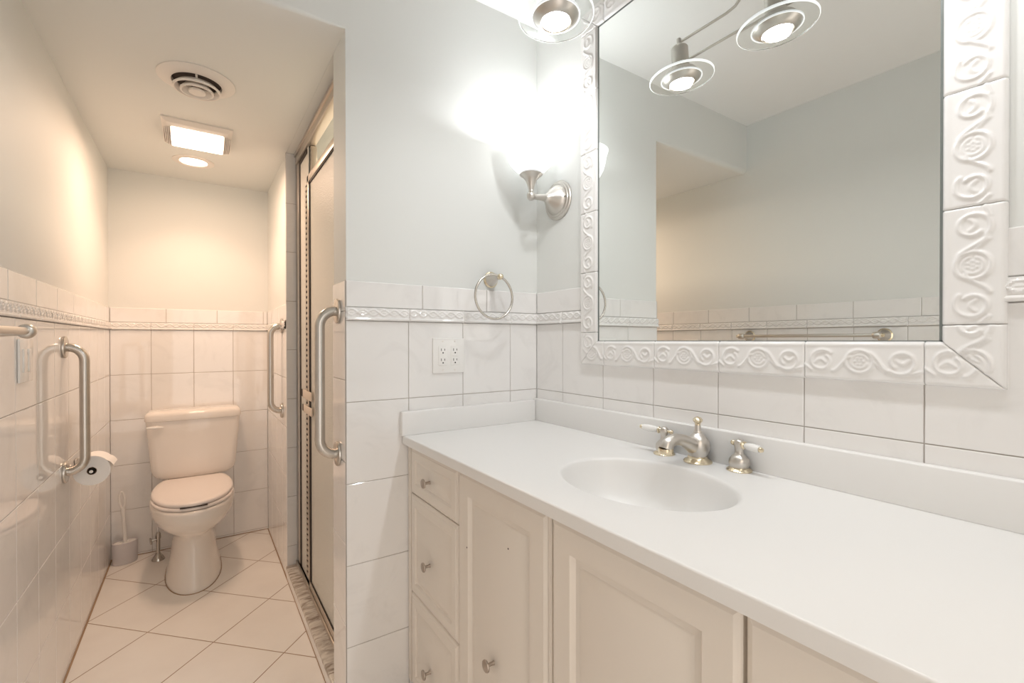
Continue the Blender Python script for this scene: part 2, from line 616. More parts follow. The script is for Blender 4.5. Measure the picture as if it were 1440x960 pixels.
# shower curb
mb = MB()
mb.box((RX - 0.002, 0.16, 0), (-0.60, 1.149, 0.05))
cb = struct('trim_9', mb, M['tile'], 'tiled shower curb')
mb = MB().box((RX - 0.006, 0.16, 0.05), (-0.585, 1.149, 0.068), 0.004)
struct('trim_10', mb, M['marble'], 'grey brown veined marble slab on the shower curb')
# shower side wall pieces: right wall continues; shower side of partition
lamp('shower_fill', 'AREA', (-0.33, 0.65, ZL - 0.01), P_SHOWER_FILL, (1.0, 0.82, 0.62), shape='DISK', size=0.18)  # unseen light added to brighten the obscure glass

# ------------------------------------------------------------------ vanity cabinet
FX = -0.548
vc = thing('vanity_cabinet', (-0.27, -0.97, 0), 'cream raised-panel vanity cabinet under the white countertop', 'cabinet')
mb = MB()
mb.box((FX + 0.018, YB + 0.16, 0.10), (-0.004, -0.004, 0.7795))
mb.box((FX + 0.018, YB + 0.16, 0.7795), (FX + 0.034, -0.004, 0.8885))
mb.box((-0.02, YB + 0.16, 0.7795), (-0.004, -0.004, 0.8885))
mb.box((FX + 0.034, -0.02, 0.7795), (-0.02, -0.004, 0.8885))
mb.box((FX + 0.034, YB + 0.16, 0.7795), (-0.02, YB + 0.176, 0.8885))
mb.box((FX + 0.002, -0.026, 0.10), (FX + 0.018, -0.004, 0.8885), 0.002)
mb.box((FX + 0.004, -0.760, 0.10), (FX + 0.018, -0.750, 0.8885))
obj('carcass', mb, M['cab'], vc)
obj('toe_kick', MB().box((FX + 0.075, YB + 0.16, 0), (-0.03, -0.006, 0.10)), M['toe'], vc)


def panel_front(y0, y1, z0, z1, prof, x=FX, thick=0.0175):
    """nested rectangles: prof = (inset, depth behind front plane)"""
    mb = MB()
    rings = [[(x + thick, y0, z0), (x + thick, y1, z0), (x + thick, y1, z1), (x + thick, y0, z1)]]
    s = 1 if y1 > y0 else -1
    for ins, d in prof:
        rings.append([(x + d, y0 + s * ins, z0 + ins), (x + d, y1 - s * ins, z0 + ins),
                      (x + d, y1 - s * ins, z1 - ins), (x + d, y0 + s * ins, z1 - ins)])
    mb.loft(rings)
    return mb


DPROF = [(0, .007), (.003, .0035), (.007, .0015), (.010, .0), (.055, 0), (.058, .004), (.062, .010), (.073, .010),
         (.077, .008), (.106, .0012), (.110, 0.0)]
RPROF = [(0, .007), (.003, .0035), (.010, .0015), (.012, .0), (.036, 0), (.041, .005), (.047, .006), (.068, .0005), (.07, 0.0)]


def knob(parent, y, z, label=None):
    mb = MB()
    mb.lathe([(0.0055, 0), (0.0042, 0.006), (0.0042, 0.016), (0.008, 0.018), (0.0135, 0.0205), (0.0145, 0.0225), (0.0135, 0.025),
              (0.008, 0.0268), (0.0, 0.0272)], (FX + 0.0002, y, z), (-1, 0, 0), 24)
    return obj('knob', mb, M['knob'], parent)


for (z0, z1, kz) in ((0.733, 0.884, 0.805), (0.407, 0.730, 0.553), (0.103, 0.404, 0.228)):
    d = obj('drawer', panel_front(-0.029, -0.361, z0, z1, RPROF), M['cab'], vc, sharp=0.35)
    knob(d, -0.184, kz)
for i, (y0, y1) in enumerate(((-0.3645, -0.747), (-0.762, -1.149), (-1.1545, -1.545), (-1.55, -1.95))):
    d = obj('door', panel_front(y0, y1, 0.103, 0.884, DPROF), M['cab'], vc, sharp=0.35)
    if i == 0:
        knob(d, -0.547, 0.468)
        for (yy, zz) in ((-0.4155, 0.694), (-0.609, 0.763)):
            obj('screw_hole', MB().lathe([(0.0022, 0), (0.0022, 0.0006)], (FX + 0.0003, yy, zz), (-1, 0, 0), 10), M['dark'], d, label='small dark empty screw hole')
    elif i == 1:
        knob(d, -0.955, 0.40)
    else:
        knob(d, (y0 + y1) / 2, 0.40)

# ------------------------------------------------------------------ countertop with basin
CT = 0.92
vt = thing('vanity_countertop', (-0.28, -0.97, 0.889), 'long white cultured marble countertop with integral oval basin', 'countertop')
mb = MB()
cx, cy, ax_, ay_ = -0.293, -0.775, 0.163, 0.208
X0, X1, Y0, Y1 = -0.557, -0.0045, YB + 0.155, -0.0045
N = 128
outer = []
angs = []
corner = [math.atan2(Y0 - cy, X0 - cx), math.atan2(Y0 - cy, X1 - cx), math.atan2(Y1 - cy, X0 - cx), math.atan2(Y1 - cy, X1 - cx)]
angs = sorted([2 * PI * i / N - PI for i in range(N)] + corner)
for t in angs:
    c, s = math.cos(t), math.sin(t)
    k = min(((X1 - cx) / c if c > 1e-9 else (X0 - cx) / c if c < -1e-9 else 9), ((Y1 - cy) / s if s > 1e-9 else (Y0 - cy) / s if s < -1e-9 else 9))
    outer.append((cx + c * k, cy + s * k, CT))


def ell(t, sc):
    c, s = math.cos(t), math.sin(t)
    r = 1 / math.sqrt((c / ax_) ** 2 + (s / ay_) ** 2)
    return cx + c * r * sc, cy + s * r * sc


rings = [outer]
for sc, z in ((1.045, CT), (1.02, CT - .0006), (1.0, CT - .003), (.985, CT - .008), (.97, CT - .017), (.95, CT - .032), (.91, CT - .056), (.84, CT - .083),
              (.74, CT - .104), (.6, CT - .120), (.42, CT - .130), (.25, CT - .134), (.11, CT - .136)):
    rings.append([(*ell(t, sc), z) for t in angs])
mb.loft(rings, False, False)
# rounded front edge and underside
prof = [(X0, CT), (X0 - .005, CT)] + [(X0 - .005 - .004 * math.sin(a), CT - .004 + .004 * math.cos(a)) for a in [PI / 2 * i / 5 for i in range(1, 6)]]
prof += [(X0 - .009, 0.897), (X0 - .007, 0.891), (X0 - .003, 0.889), (FX + 0.028, 0.889)]
mb.add([(x, y, z) for y in (Y0, Y1) for (x, z) in prof],
       [(i, i + 1, len(prof) + i + 1, len(prof) + i) for i in range(len(prof) - 1)])
n0 = len(prof)
mb.add([(x, Y1, z) for x, z in prof], [tuple(range(n0))])
mb.add([(x, Y0, z) for x, z in prof], [tuple(range(n0))])
obj('counter', mb, M['top'], vt, sharp=0.7)
mb = MB().box((-0.021, YB + 0.155, CT - 0.001), (-0.0008, -0.0045, 1.006), 0.004, 3)
obj('backsplash', mb, M['top'], vt)
mb = MB().box((-0.5735, -0.021, CT - 0.001), (-0.0215, -0.0008, 1.0), 0.004, 3)
obj('sidesplash', mb, M['top'], vt)
mb = MB().lathe([(0.030, 0), (0.031, 0.003), (0.024, 0.004), (0.022, 0.0015), (0.0, 0.0015)], (cx, cy, CT - 0.1368), (0, 0, 1), 28)
obj('drain', mb, M['nickel'], vt)

# ------------------------------------------------------------------ faucet
fc = thing('faucet', (-0.053, -0.754, CT), 'widespread satin nickel faucet with brass trim and white lever handles behind the basin', 'faucet')
fx, fy = -0.053, -0.754
sp = obj('spout', MB().lathe([(0.0225, .016), (0.0225, .018), (0.0270, .026), (0.0298, .036), (0.0302, .045), (0.0280, .055), (0.0232, .064), (0.0165, .071),
                              (0.0122, .075), (0.0112, .0765), (0.0112, .079), (0.0100, .080)], (fx, fy, CT), (0, 0, 1), 32)
         .tube([(fx + .002, fy, CT + .042), (fx - .018, fy + .002, CT + .044), (fx - .036, fy + .004, CT + .052), (fx - .056, fy + .006, CT + .062),
                (fx - .078, fy + .008, CT + .067), (fx - .098, fy + .010, CT + .064), (fx - .110, fy + .011, CT + .056), (fx - .114, fy + .0115, CT + .046)],
               [.023, .0210, .0178, .0152, .0145, .0155, .0172, .0175], 20), M['nickel'], fc, sharp=0.9)
obj('base_ring', MB().lathe([(0.0350, 0), (0.0355, .003), (0.0325, .006), (0.0265, .009), (0.0240, .0125), (0.0240, .0155), (0.0215, .0175)], (fx, fy, CT), (0, 0, 1), 32), M['brass'], sp)
obj('outlet_ring', MB().lathe([(0.0178, .003), (0.0186, .0), (0.0186, -.008), (0.0165, -.011), (0.0140, -.011)], (fx - .114, fy + .0115, CT + .045), (0, 0, 1), 24), M['brass'], sp)
lr = obj('lift_rod', MB().lathe([(0.0098, .080), (0.0085, .083), (0.0078, .092), (0.0070, .096)], (fx, fy, CT), (0, 0, 1), 20), M['nickel'], fc)
obj('finial', MB().lathe([(0.0072, .096), (0.0066, .099), (0.0085, .102), (0.0118, .106), (0.0122, .110), (0.0095, .1135), (0.0070, .1155), (0.0, .118)], (fx, fy, CT), (0, 0, 1), 20), M['brass'], lr)


def faucet_handle(y, x, ldir):
    hb = obj('handle', MB().lathe([(0.0205, .008), (0.0212, .010), (0.0238, .018), (0.0225, .028), (0.0160, .036), (0.0112, .040), (0.0098, .046), (0.0100, .054),
                                   (0.0112, .058), (0.0122, .064), (0.0105, .071), (0.0055, .0755), (0.0, .0765)], (x, y, CT), (0, 0, 1), 28), M['nickel'], fc, sharp=0.9)
    obj('base_ring', MB().lathe([(0.0285, 0), (0.0290, .0025), (0.0265, .005), (0.0220, .0075), (0.0195, .010)], (x, y, CT), (0, 0, 1), 28), M['brass'], hb)
    d = Vector(ldir).normalized()
    c = Vector((x, y, CT + .064))
    # rear brass ball
    obj('rear_knob', MB().lathe([(0.0045, .008), (0.0042, .015), (0.0062, .017), (0.0066, .020), (0.0050, .0235), (0.0, .025)], c, -d, 14), M['brass'], hb)
    obj('lever_collar', MB().lathe([(0.0066, .008), (0.0072, .012), (0.0095, .014), (0.0095, .0165), (0.0062, .019)], c, d, 18), M['brass'], hb)
    obj('lever', MB().lathe([(0.0055, .019), (0.0078, .023), (0.0092, .034), (0.0096, .045), (0.0088, .056), (0.0070, .062)], c, d, 18), M['lever'], hb)
    obj('lever_tip', MB().lathe([(0.0060, .062), (0.0064, .0645), (0.0045, .067), (0.0048, .069), (0.0, .071)], c, d, 14), M['brass'], hb)


faucet_handle(-0.652, -0.055, (-0.32, 0.93, 0.08))
faucet_handle(-0.858, -0.041, (-0.30, -0.95, 0.0))

# ------------------------------------------------------------------ mirror with moulded tile frame
MY0, MY1, MZ0, MZ1 = -0.3465, -1.2165, 1.2325, 2.2895
FW = 0.081
wm = thing('wall_mirror', (0, -0.78, 1.151), 'large wall mirror in a white frame of scroll relief tiles', 'mirror')
gl = obj('mirror_glass', MB().box((-0.0045, MY1 - 0.004, MZ0 - 0.004), (-0.001, MY0 + 0.004, MZ1 + 0.004)), M['mirror'], wm)
mb = MB()
for (ya, yb, za, zb2) in ((MY0 - .003, MY0 + .002, MZ0, MZ1), (MY1 - .002, MY1 + .004, MZ0, MZ1), (MY1, MY0, MZ0 - .002, MZ0 + .002), (MY1, MY0, MZ1 - .003, MZ1 + .002)):
    mb.box((-0.0062, min(ya, yb), za), (-0.0046, max(ya, yb), zb2))
obj('mirror_edge', mb, M['mirroredge'], wm, label='thin dark strip around the mirror glass')  # dark strips laid along the glass border
HB = 0.004    # frame tile bodies start this far behind the tile face


def scroll_height(U, V, L):
    """relief of one frame tile: three scrolls tied by a vine"""
    def stroke(px, py, w):
        d = np.full(U.shape, 1e9)
        for i in range(len(px) - 1):
            ax, ay, bx, by = px[i], py[i], px[i + 1], py[i + 1]
            dx, dy = bx - ax, by - ay
            t = np.clip(((U - ax) * dx + (V - ay) * dy) / (dx * dx + dy * dy + 1e-12), 0, 1)
            d = np.minimum(d, (U - ax - t * dx) ** 2 + (V - ay - t * dy) ** 2)
        return np.exp(-d / (w * w))
    h = np.zeros(U.shape)
    vc_ = 0.0405
    for j, c in enumerate((L * 0.17, L * 0.5, L * 0.83)):
        if j == 1:
            t = np.linspace(0, 2 * PI, 26)
            h = np.maximum(h, stroke(c + 0.0235 * np.cos(t), vc_ + 0.0225 * np.sin(t), 0.0028))
            t = np.linspace(0.3, 2 * PI - 0.4, 20)
            h = np.maximum(h, 0.7 * stroke(c + 0.0145 * np.cos(t), vc_ + 0.014 * np.sin(t), 0.0026))
            for k in range(6):
                h = np.maximum(h, 0.8 * np.exp(-((U - c - .007 * math.cos(k * PI / 3)) ** 2 + (V - vc_ - .007 * math.sin(k * PI / 3)) ** 2) / .0026 ** 2))
            h = np.maximum(h, 0.6 * np.exp(-((U - c) ** 2 + (V - vc_) ** 2) / .0028 ** 2))
        else:
            s = 1 if j == 0 else -1
            t = np.linspace(0.25 * PI, 2.25 * PI, 30)
            r = 0.0240 - 0.0095 * (t - 0.25 * PI) / (2 * PI)
            h = np.maximum(h, stroke(c + s * r * np.cos(t), vc_ + s * r * np.sin(t), 0.0028))
            t = np.linspace(0, 1, 8)
            h = np.maximum(h, 0.75 * stroke(c + s * (-.012 + .02 * t), vc_ + s * (-.004 + .007 * np.sin(t * PI)), 0.0030))
    # vine ties
    t = np.linspace(0, 1, 14)
    h = np.maximum(h, stroke(L * 0.27 + L * 0.16 * t, vc_ - 0.021 + 0.030 * t * t * (3 - 2 * t), 0.0026))
    h = np.maximum(h, stroke(L * 0.58 + L * 0.16 * t, vc_ + 0.018 - 0.036 * t * t * (3 - 2 * t), 0.0028))
    h = np.maximum(h, 0.8 * stroke(L * 0.60 + L * 0.11 * t, vc_ + 0.004 - 0.024 * t, 0.0024))
    h = np.maximum(h, stroke(L * 0.9 + L * 0.10 * t, vc_ - 0.021 + 0.006 * t, 0.0024))
    h = np.maximum(h, stroke(L * 0.0 + L * 0.07 * t, vc_ - 0.008 - 0.012 * t, 0.0024))
    return h


def frame_tile_mesh(L, m0=0, m1=0, nu=None, shift=0.0):
    """m0 / m1: 1 when that end is mitred (outer edge v=0 is the long one)"""
    nv = 36
    nu = nu or max(10, int(L / 0.0022))
    s = np.linspace(0, 1, nu + 1)
    v = np.linspace(0, FW, nv + 1)
    S, V = np.meshgrid(s, v, indexing='ij')
    g_ = 0.0007
    a = (V if m0 else np.zeros_like(V)) + g_
    c = L - (V if m1 else np.zeros_like(V)) - g_
    U = a + (c - a) * S
    rel = scroll_height(U + shift, V, 0.2055)
    h = 0.0125 + 0.0034 * rel
    # thin raised border at the inner edge, softened edges
    h += 0.0012 * np.exp(-((V - (FW - 0.0075)) / 0.004) ** 2)
    ev = np.minimum(V, FW - V)
    h -= 0.006 * np.exp(-(ev / 0.0022) ** 2)
    eu = np.minimum(U - a, c - U)
    h -= 0.0022 * np.exp(-(eu / 0.0014) ** 2)
    me_v = [(x, y, z) for x, y, z in zip(U.ravel(), V.ravel(), (h + HB).ravel())]
    m = nv + 1
    fs = [(i * m + j, (i + 1) * m + j, (i + 1) * m + j + 1, i * m + j + 1) for i in range(nu) for j in range(nv)]
    # skirt down to the wall
    border = [(i, 0) for i in range(nu + 1)] + [(nu, j) for j in range(1, nv + 1)] + [(i, nv) for i in range(nu - 1, -1, -1)] + [(0, j) for j in range(nv - 1, 0, -1)]
    n0 = len(me_v)
    for (i, j) in border:
        p = me_v[i * m + j]
        me_v.append((p[0], p[1], 0.0))
    nb = len(border)
    for k in range(nb):
        (i, j), (i2, j2) = border[k], border[(k + 1) % nb]
        fs.append((i2 * m + j2, i * m + j, n0 + k, n0 + (k + 1) % nb))
    me = bpy.data.meshes.new('frame_tile')
    me.from_pydata(me_v, [], fs)
    me.materials.append(M['relief'])
    me.polygons.foreach_set('use_smooth', [True] * len(fs))
    me.update()
    return me


def place_tile(me, origin, u, v):
    u, v = Vector(u), Vector(v)
    n = Vector((-1, 0, 0))
    o = bpy.data.objects.new('frame_tile', me)
    COL.objects.link(o)
    o.parent = wm
    o.matrix_local = Matrix.Translation(Vector(origin) - WL[wm]) @ Matrix(((u.x, v.x, n.x, 0), (u.y, v.y, n.y, 0), (u.z, v.z, n.z, 0), (0, 0, 0, 1)))
    return o


LT = 0.2055
me_t = frame_tile_mesh(LT)
oy0, oy1, oz0, oz1 = MY0 + FW, MY1 - FW, MZ0 - FW, MZ1 + FW   # outer rectangle
seams_y = [-0.378 - 0.2037 * k for k in range(5)]             # -0.378 .. -1.193
seams_z = [MZ0 + 0.0295 + LT * k for k in range(6)]           # 1.262 .. 2.2895
px = HB
# bottom row runs along -y, top row along +y, left column along -z, right column along +z
for k in range(4):
    me_b = me_t if k else frame_tile_mesh(0.2037)
    if k == 0:
        me_row = me_b
    place_tile(me_row, (px, seams_y[k], oz0), (0, -1, 0), (0, 0, 1))
    place_tile(me_row, (px, seams_y[k + 1], oz1), (0, 1, 0), (0, 0, -1))
me_c0 = frame_tile_mesh(oy0 - seams_y[0], 1, 0, shift=0.045)
me_c1 = frame_tile_mesh(seams_y[4] - oy1, 0, 1)
place_tile(me_c0, (px, oy0, oz0), (0, -1, 0), (0, 0, 1))
place_tile(me_c1, (px, seams_y[4], oz0), (0, -1, 0), (0, 0, 1))
me_d0 = frame_tile_mesh(seams_y[4] - oy1, 1, 0, shift=0.05)
me_d1 = frame_tile_mesh(oy0 - seams_y[0], 0, 1)
place_tile(me_d0, (px, oy1, oz1), (0, 1, 0), (0, 0, -1))
place_tile(me_d1, (px, seams_y[0], oz1), (0, 1, 0), (0, 0, -1))
for k in range(5):
    place_tile(me_t, (px, oy0, seams_z[k + 1]), (0, 0, -1), (0, -1, 0))
    place_tile(me_t, (px, oy1, seams_z[k]), (0, 0, 1), (0, 1, 0))
Lc = seams_z[0] - oz0
me_e = frame_tile_mesh(Lc, 0, 1)
me_f = frame_tile_mesh(Lc, 1, 0, shift=0.06)
place_tile(me_e, (px, oy0, seams_z[0]), (0, 0, -1), (0, -1, 0))
place_tile(me_f, (px, oy1, oz0), (0, 0, 1), (0, 1, 0))
Lc = oz1 - seams_z[5]
me_g = frame_tile_mesh(Lc, 1, 0, shift=0.03)
me_h = frame_tile_mesh(Lc, 0, 1)
place_tile(me_g, (px, oy0, oz1), (0, 0, -1), (0, -1, 0))
place_tile(me_h, (px, oy1, seams_z[5]), (0, 0, 1), (0, 1, 0))

# ------------------------------------------------------------------ wall sconce
sc_ = thing('wall_sconce', (0, -0.13, 1.69), 'lit wall sconce with frosted glass bowl shade and nickel arm beside the mirror', 'wall lamp')
o_ = (PL - 0.0003, -0.13, 1.762)
obj('backplate', MB().lathe([(0.073, 0), (0.0735, 0.004), (0.071, 0.008), (0.064, 0.009), (0.062, 0.013), (0.055, 0.014), (0.053, 0.020),
                             (0.045, 0.030), (0.033, 0.042), (0.021, 0.054), (0.014, 0.064), (0.0125, 0.070)], o_, (-1, 0, 0), 40), M['nickel'], sc_, sharp=0.5)
arm = obj('arm', MB().tube([(-0.062, -0.13, 1.762), (-0.08, -0.13, 1.760), (-0.10, -0.13, 1.758), (-0.125, -0.13, 1.757)], [.0135, .0118, .0105, .0100], 20)
          .lathe([(0.0, -.016), (0.009, -.0137), (0.0138, -.0083), (0.016, 0), (0.0138, .0083), (0.009, .0137), (0.0, .016)], (-0.125, -0.13, 1.757), (0, 0, 1), 24), M['nickel'], sc_, sharp=0.9)
for (yy, zz) in ((-0.185, 1.762), (-0.075, 1.762)):
    obj('plate_screw', MB().lathe([(0.004, 0.007), (0.0045, 0.016), (0.003, 0.019), (0, 0.0195)], (0.004, yy, zz), (-1, 0, 0), 12), M['chrome'], sc_)
obj('shade_cup', MB().lathe([(0.0085, .012), (0.0095, .018), (0.0085, .021), (0.0095, .024), (0.0115, .032), (0.0150, .044), (0.0215, .058), (0.031, .068), (0.0395, .074), (0.0420, .0765), (0.0395, .079), (0.030, .080)],
                            (-0.125, -0.13, 1.757), (0, 0, 1), 32), M['nickel'], sc_, sharp=0.7)
zs = 1.757
outer_p = [(0.036, .080), (0.055, .092), (0.074, .112), (0.088, .138), (0.095, .165), (0.099, .190), (0.106, .210)]
inner_p = [(0.1035, .210), (0.0965, .190), (0.0925, .165), (0.0855, .139), (0.0715, .1135), (0.053, .0945), (0.030, .084)]
obj('glass_shade', MB().lathe(outer_p + inner_p, (-0.125, -0.13, zs), (0, 0, 1), 48, True, True), M['shade'], sc_, sharp=0.9)
obj('bulb', MB().lathe([(0.012, .082), (0.013, .10), (0.024, .125), (0.028, .145), (0.022, .165), (0.010, .175), (0, .177)], (-0.125, -0.13, zs), (0, 0, 1), 24), M['shade'], sc_)
lamp('sconce_lamp', 'POINT', (-0.125, -0.13, 1.945), P_SCONCE, COOL, shadow_soft_size=0.02)

# ------------------------------------------------------------------ rail spotlight fixture on the ceiling
RXL = -0.288
rl = thing('rail_spotlight', (RXL, -0.95, ZC), 'nickel ceiling rail with glass-disc spotlights above the vanity', 'ceiling light')
heads_y = (-0.465, -0.786, -1.104, -1.425)
obj('canopy', MB().lathe([(0.062, 0), (0.063, -.006), (0.058, -.022), (0.030, -.027), (0.012, -.032), (0.0, -.033)], (RXL, -0.9495, ZC - 0.0003), (0, 0, 1), 36), M['nickel'], rl)
zr = 2.278
for s in (1, -1):
    a = -0.9495 + s * 0.484
    pts = [(RXL, a, zr), (RXL, -0.9495 + s * 0.32, zr), (RXL, -0.9495 + s * 0.29, zr + .006), (RXL, -0.9495 + s * 0.26, zr + .03), (RXL, -0.9495 + s * 0.2, zr + .09),
           (RXL, -0.9495 + s * 0.13, zr + .145), (RXL, -0.9495 + s * 0.05, zr + .172), (RXL, -0.9495 + s * 0.035, zr + .178)]
    obj('rail_arm', MB().tube(pts, 0.0045, 12), M['nickel'], rl)
obj('rail_rod', MB().tube([(RXL, heads_y[0] - 0.02, 2.201), (RXL, heads_y[-1] + 0.02, 2.201)], 0.0042, 12), M['nickel'], rl)


def spot_head(y):
    c = (RXL, y, 2.149)
    nrm = Vector((0.0426, 0.0467, 1.0)).normalized()   # tilted a few degrees
    hd = obj('spot_head', MB().lathe([(0.016, .034), (0.027, .040), (0.0285, .046), (0.0285, .104), (0.024, .110), (0.008, .112), (0.0075, .118), (0.0075, .138), (0.004, .141)], c, nrm, 32), M['nickel'], rl, sharp=0.5)
    obj('reflector', MB().lathe([(0.0665, .005), (0.0660, .001), (0.0640, -.004), (0.0520, -.014), (0.0440, -.021), (0.0425, -.021), (0.0500, -.013), (0.0620, -.003), (0.0630, .010), (0.050, .026), (0.020, .038), (0.016, .036), (0.046, .023)], c, nrm, 40, False, False), M['nickel'], hd, sharp=0.8)
    d = obj('glass_disc', MB().lathe([(0.0675, -.004), (0.104, -.004), (0.104, .004), (0.0675, .004), (0.0675, -.004)], c, nrm, 64, False, False), M['glass'], hd, sharp=0.5)
    obj('disc_edge', MB().lathe([(0.1041, -.0042), (0.1062, -.003), (0.1062, .003), (0.1041, .0042), (0.1041, -.0042)], c, nrm, 64, False, False), M['discedge'], d)
    obj('inner_edge', MB().lathe([(0.0655, -.0045), (0.0680, -.0045), (0.0680, .0045), (0.0655, .0045), (0.0655, -.0045)], c, nrm, 48, False, False), M['discedge'], d)
    obj('lens', MB().lathe([(0.0, -.0225), (0.020, -.0225), (0.034, -.0215), (0.0385, -.018), (0.038, -.012), (0.0, -.010)], c, nrm, 32), M['spotlens'], hd)
    for k in range(3):
        t = 0.4 + k * 2 * PI / 3
        a = nrm.orthogonal().normalized()
        b_ = nrm.cross(a)
        p = Vector(c) + (a * math.cos(t) + b_ * math.sin(t)) * 0.0405 - nrm * 0.018
        obj('lens_clip', MB().tube([p + nrm * 0.004, p - nrm * 0.007, p - nrm * 0.008 - (a * math.cos(t) + b_ * math.sin(t)) * 0.005], 0.0013, 6), M['chrome'], hd)
    lamp('spot_lamp', 'AREA', Vector(c) - nrm * 0.0245, P_SPOT, COOL, shape='DISK', size=0.068)


for y in heads_y:
    spot_head(y)

# ------------------------------------------------------------------ towel ring
tr = thing('towel_ring', (-0.215, 0, 1.31), 'nickel and brass towel ring on the partition wall above the outlet', 'towel ring')
rs = obj('rosette', MB().lathe([(0.0300, 0), (0.0305, .003), (0.0270, .006), (0.0255, .008)], (-0.215, PL - .0003, 1.462), (0, -1, 0), 32), M['brass'], tr)
obj('post', MB().lathe([(0.0250, .008), (0.0235, .012), (0.0180, .022), (0.0120, .036), (0.0085, .050), (0.0085, .062)], (-0.215, PL, 1.462), (-0.02, -1, 0.06), 28), M['nickel'], tr, sharp=0.9)
obj('end_cap', MB().lathe([(0.0085, 0.0615), (0.0105, .064), (0.0110, .071), (0.0095, .078), (0.005, .081), (0, .082)], (-0.215, PL, 1.462), (-0.02, -1, 0.06), 24), M['brass'], tr, sharp=0.9)
ring = MB().torus((-0.243, -0.0665, 1.392), 0.0795, 0.0045, (0.02, -1, 0.03), 64, 12)
obj('ring', ring, M['steel'], tr)

# ------------------------------------------------------------------ outlet plate
op = thing('wall_outlet', (-0.393, 0, 1.12), 'white two gang outlet plate on the partition tiles below the towel ring', 'outlet')
pl = obj('faceplate', MB().box((-0.4555, -0.0065, 1.1205), (-0.3325, -0.0004, 1.2435), 0.0025, 2), M['plastic'], op)
for i, xc in enumerate((-0.418, -0.3705)):
    rc = obj('receptacle', MB().box((xc - 0.0168, -0.0085, 1.1485), (xc + 0.0168, -0.0060, 1.2155), 0.0012), M['plastic'], op)
    sl = MB()
    for zc in (1.1995, 1.1645):
        for dx, hh in ((-0.0064, .0085), (0.0064, .0068)):
            sl.box((xc + dx - .0011, -0.0088, zc - hh / 2 + .0035), (xc + dx + .0011, -0.0080, zc + hh / 2 + .0035))
        sl.lathe([(0.0026, 0), (0.0026, 0.0006)], (xc, -0.0083, zc - .0075), (0, -1, 0), 12)
    obj('slots', sl, M['black'], rc, label='dark plug slots')
    if i == 1:
        obj('test_button', MB().box((xc - 0.010, -0.0095, 1.1795), (xc + 0.010, -0.0083, 1.1845), 0.0004), M['plastic'], rc)
    for zc in (1.2325, 1.1315):
        obj('plate_screw', MB().lathe([(0.003, 0), (0.0025, .001)], (xc, -0.0064, zc), (0, -1, 0), 12), M['trimwhite'], op)


# ------------------------------------------------------------------ grab bars
def grab_bar(label, wall_pt, n, z0, z1, bar=0.058):
    """vertical bar standing off the wall along n"""
    n = Vector(n)
    w = Vector(wall_pt)
    th = thing('grab_bar', (w.x, w.y, z0 - 0.04), label, 'grab bar', 'vertical grab bars')
    p0 = Vector((w.x, w.y, z0))
    p1 = Vector((w.x, w.y, z1))
    r = 0.05
    up = Vector((0, 0, 1))
    pts = [p1 + n * 0.009, p1 + n * (bar - r)]
    pts += [p1 + n * (bar - r) - up * r + (n * math.sin(a) + up * math.cos(a)) * r for a in [PI / 2 * i / 8 for i in range(1, 9)]]
    pts += [p0 + n * (bar - r) + up * r + (n * math.cos(a) - up * math.sin(a)) * r for a in [PI / 2 * i / 8 for i in range(0, 9)]]
    pts += [p0 + n * 0.009]
    obj('bar', MB().tube(pts, 0.0158, 24), M['steel'], th, sharp=0.9)
    for p in (p0, p1):
        fl = obj('flange', MB().lathe([(0.0400, 0.0005), (0.0405, .004), (0.0395, .0075), (0.0360, .0095), (0.0190, .0105)], p, n, 36), M['steel'], th, sharp=0.5)
    return th


grab_bar('brushed steel grab bar on the left wall in front of the toilet paper', (-W, 0.838, 0), (1, 0, 0), 0.752, 1.212)
grab_bar('brushed steel grab bar on the alcove wall right of the toilet', (RX, 1.283, 0), (-1, 0, 0), 0.858, 1.315)
grab_bar('brushed steel grab bar on the partition end beside the shower door', (RX, 0.083, 0), (-1, 0, 0), 0.867, 1.331)

# ------------------------------------------------------------------ towel bar on the left wall
tb = thing('towel_bar', (-W, -0.34, 1.23), 'long nickel towel bar with brass tips on the left wall', 'towel bar')
zb_ = 1.257
obj('rail', MB().tube([(-1.452, -0.012, zb_), (-1.452, -0.664, zb_)], 0.0085, 18), M['nickel'], tb)
for (y, s) in ((-0.022, 1), (-0.654, -1)):
    po = obj('post', MB().lathe([(0.0270, .008), (0.0255, .012), (0.0195, .026), (0.0135, .046), (0.0105, .066), (0.0105, .082)], (-W, y, zb_), (1, 0, 0), 28)
             .lathe([(0.0110, -.017), (0.0150, -.013), (0.0165, -.004), (0.0165, .004), (0.0150, .013), (0.0110, .017)], (-1.452, y, zb_), (0, 1, 0), 24), M['nickel'], tb, sharp=0.9)
    obj('rosette', MB().lathe([(0.0320, .0008), (0.0325, .003), (0.0295, .006), (0.0270, .008)], (-W, y, zb_), (1, 0, 0), 32), M['brass'], po)
    obj('finial', MB().lathe([(0.0080, .017), (0.0070, .020), (0.0085, .023), (0.0060, .028), (0, .030)], (-1.452, y, zb_), (0, s, 0), 18), M['brass'], po)

# ------------------------------------------------------------------ light switch
sw = thing('light_switch', (-W, 0.372, 1.12), 'white double rocker switch plate on the left wall behind the towel bar', 'light switch')
obj('faceplate', MB().box((-W + 0.0004, 0.308, 1.119), (-W + 0.0065, 0.432, 1.241), 0.0025), M['plastic'], sw)
for yc in (0.347, 0.394):
    obj('rocker', MB().box((-W + 0.006, yc - 0.0165, 1.147), (-W + 0.0095, yc + 0.0165, 1.213), 0.0015), M['plastic'], sw)

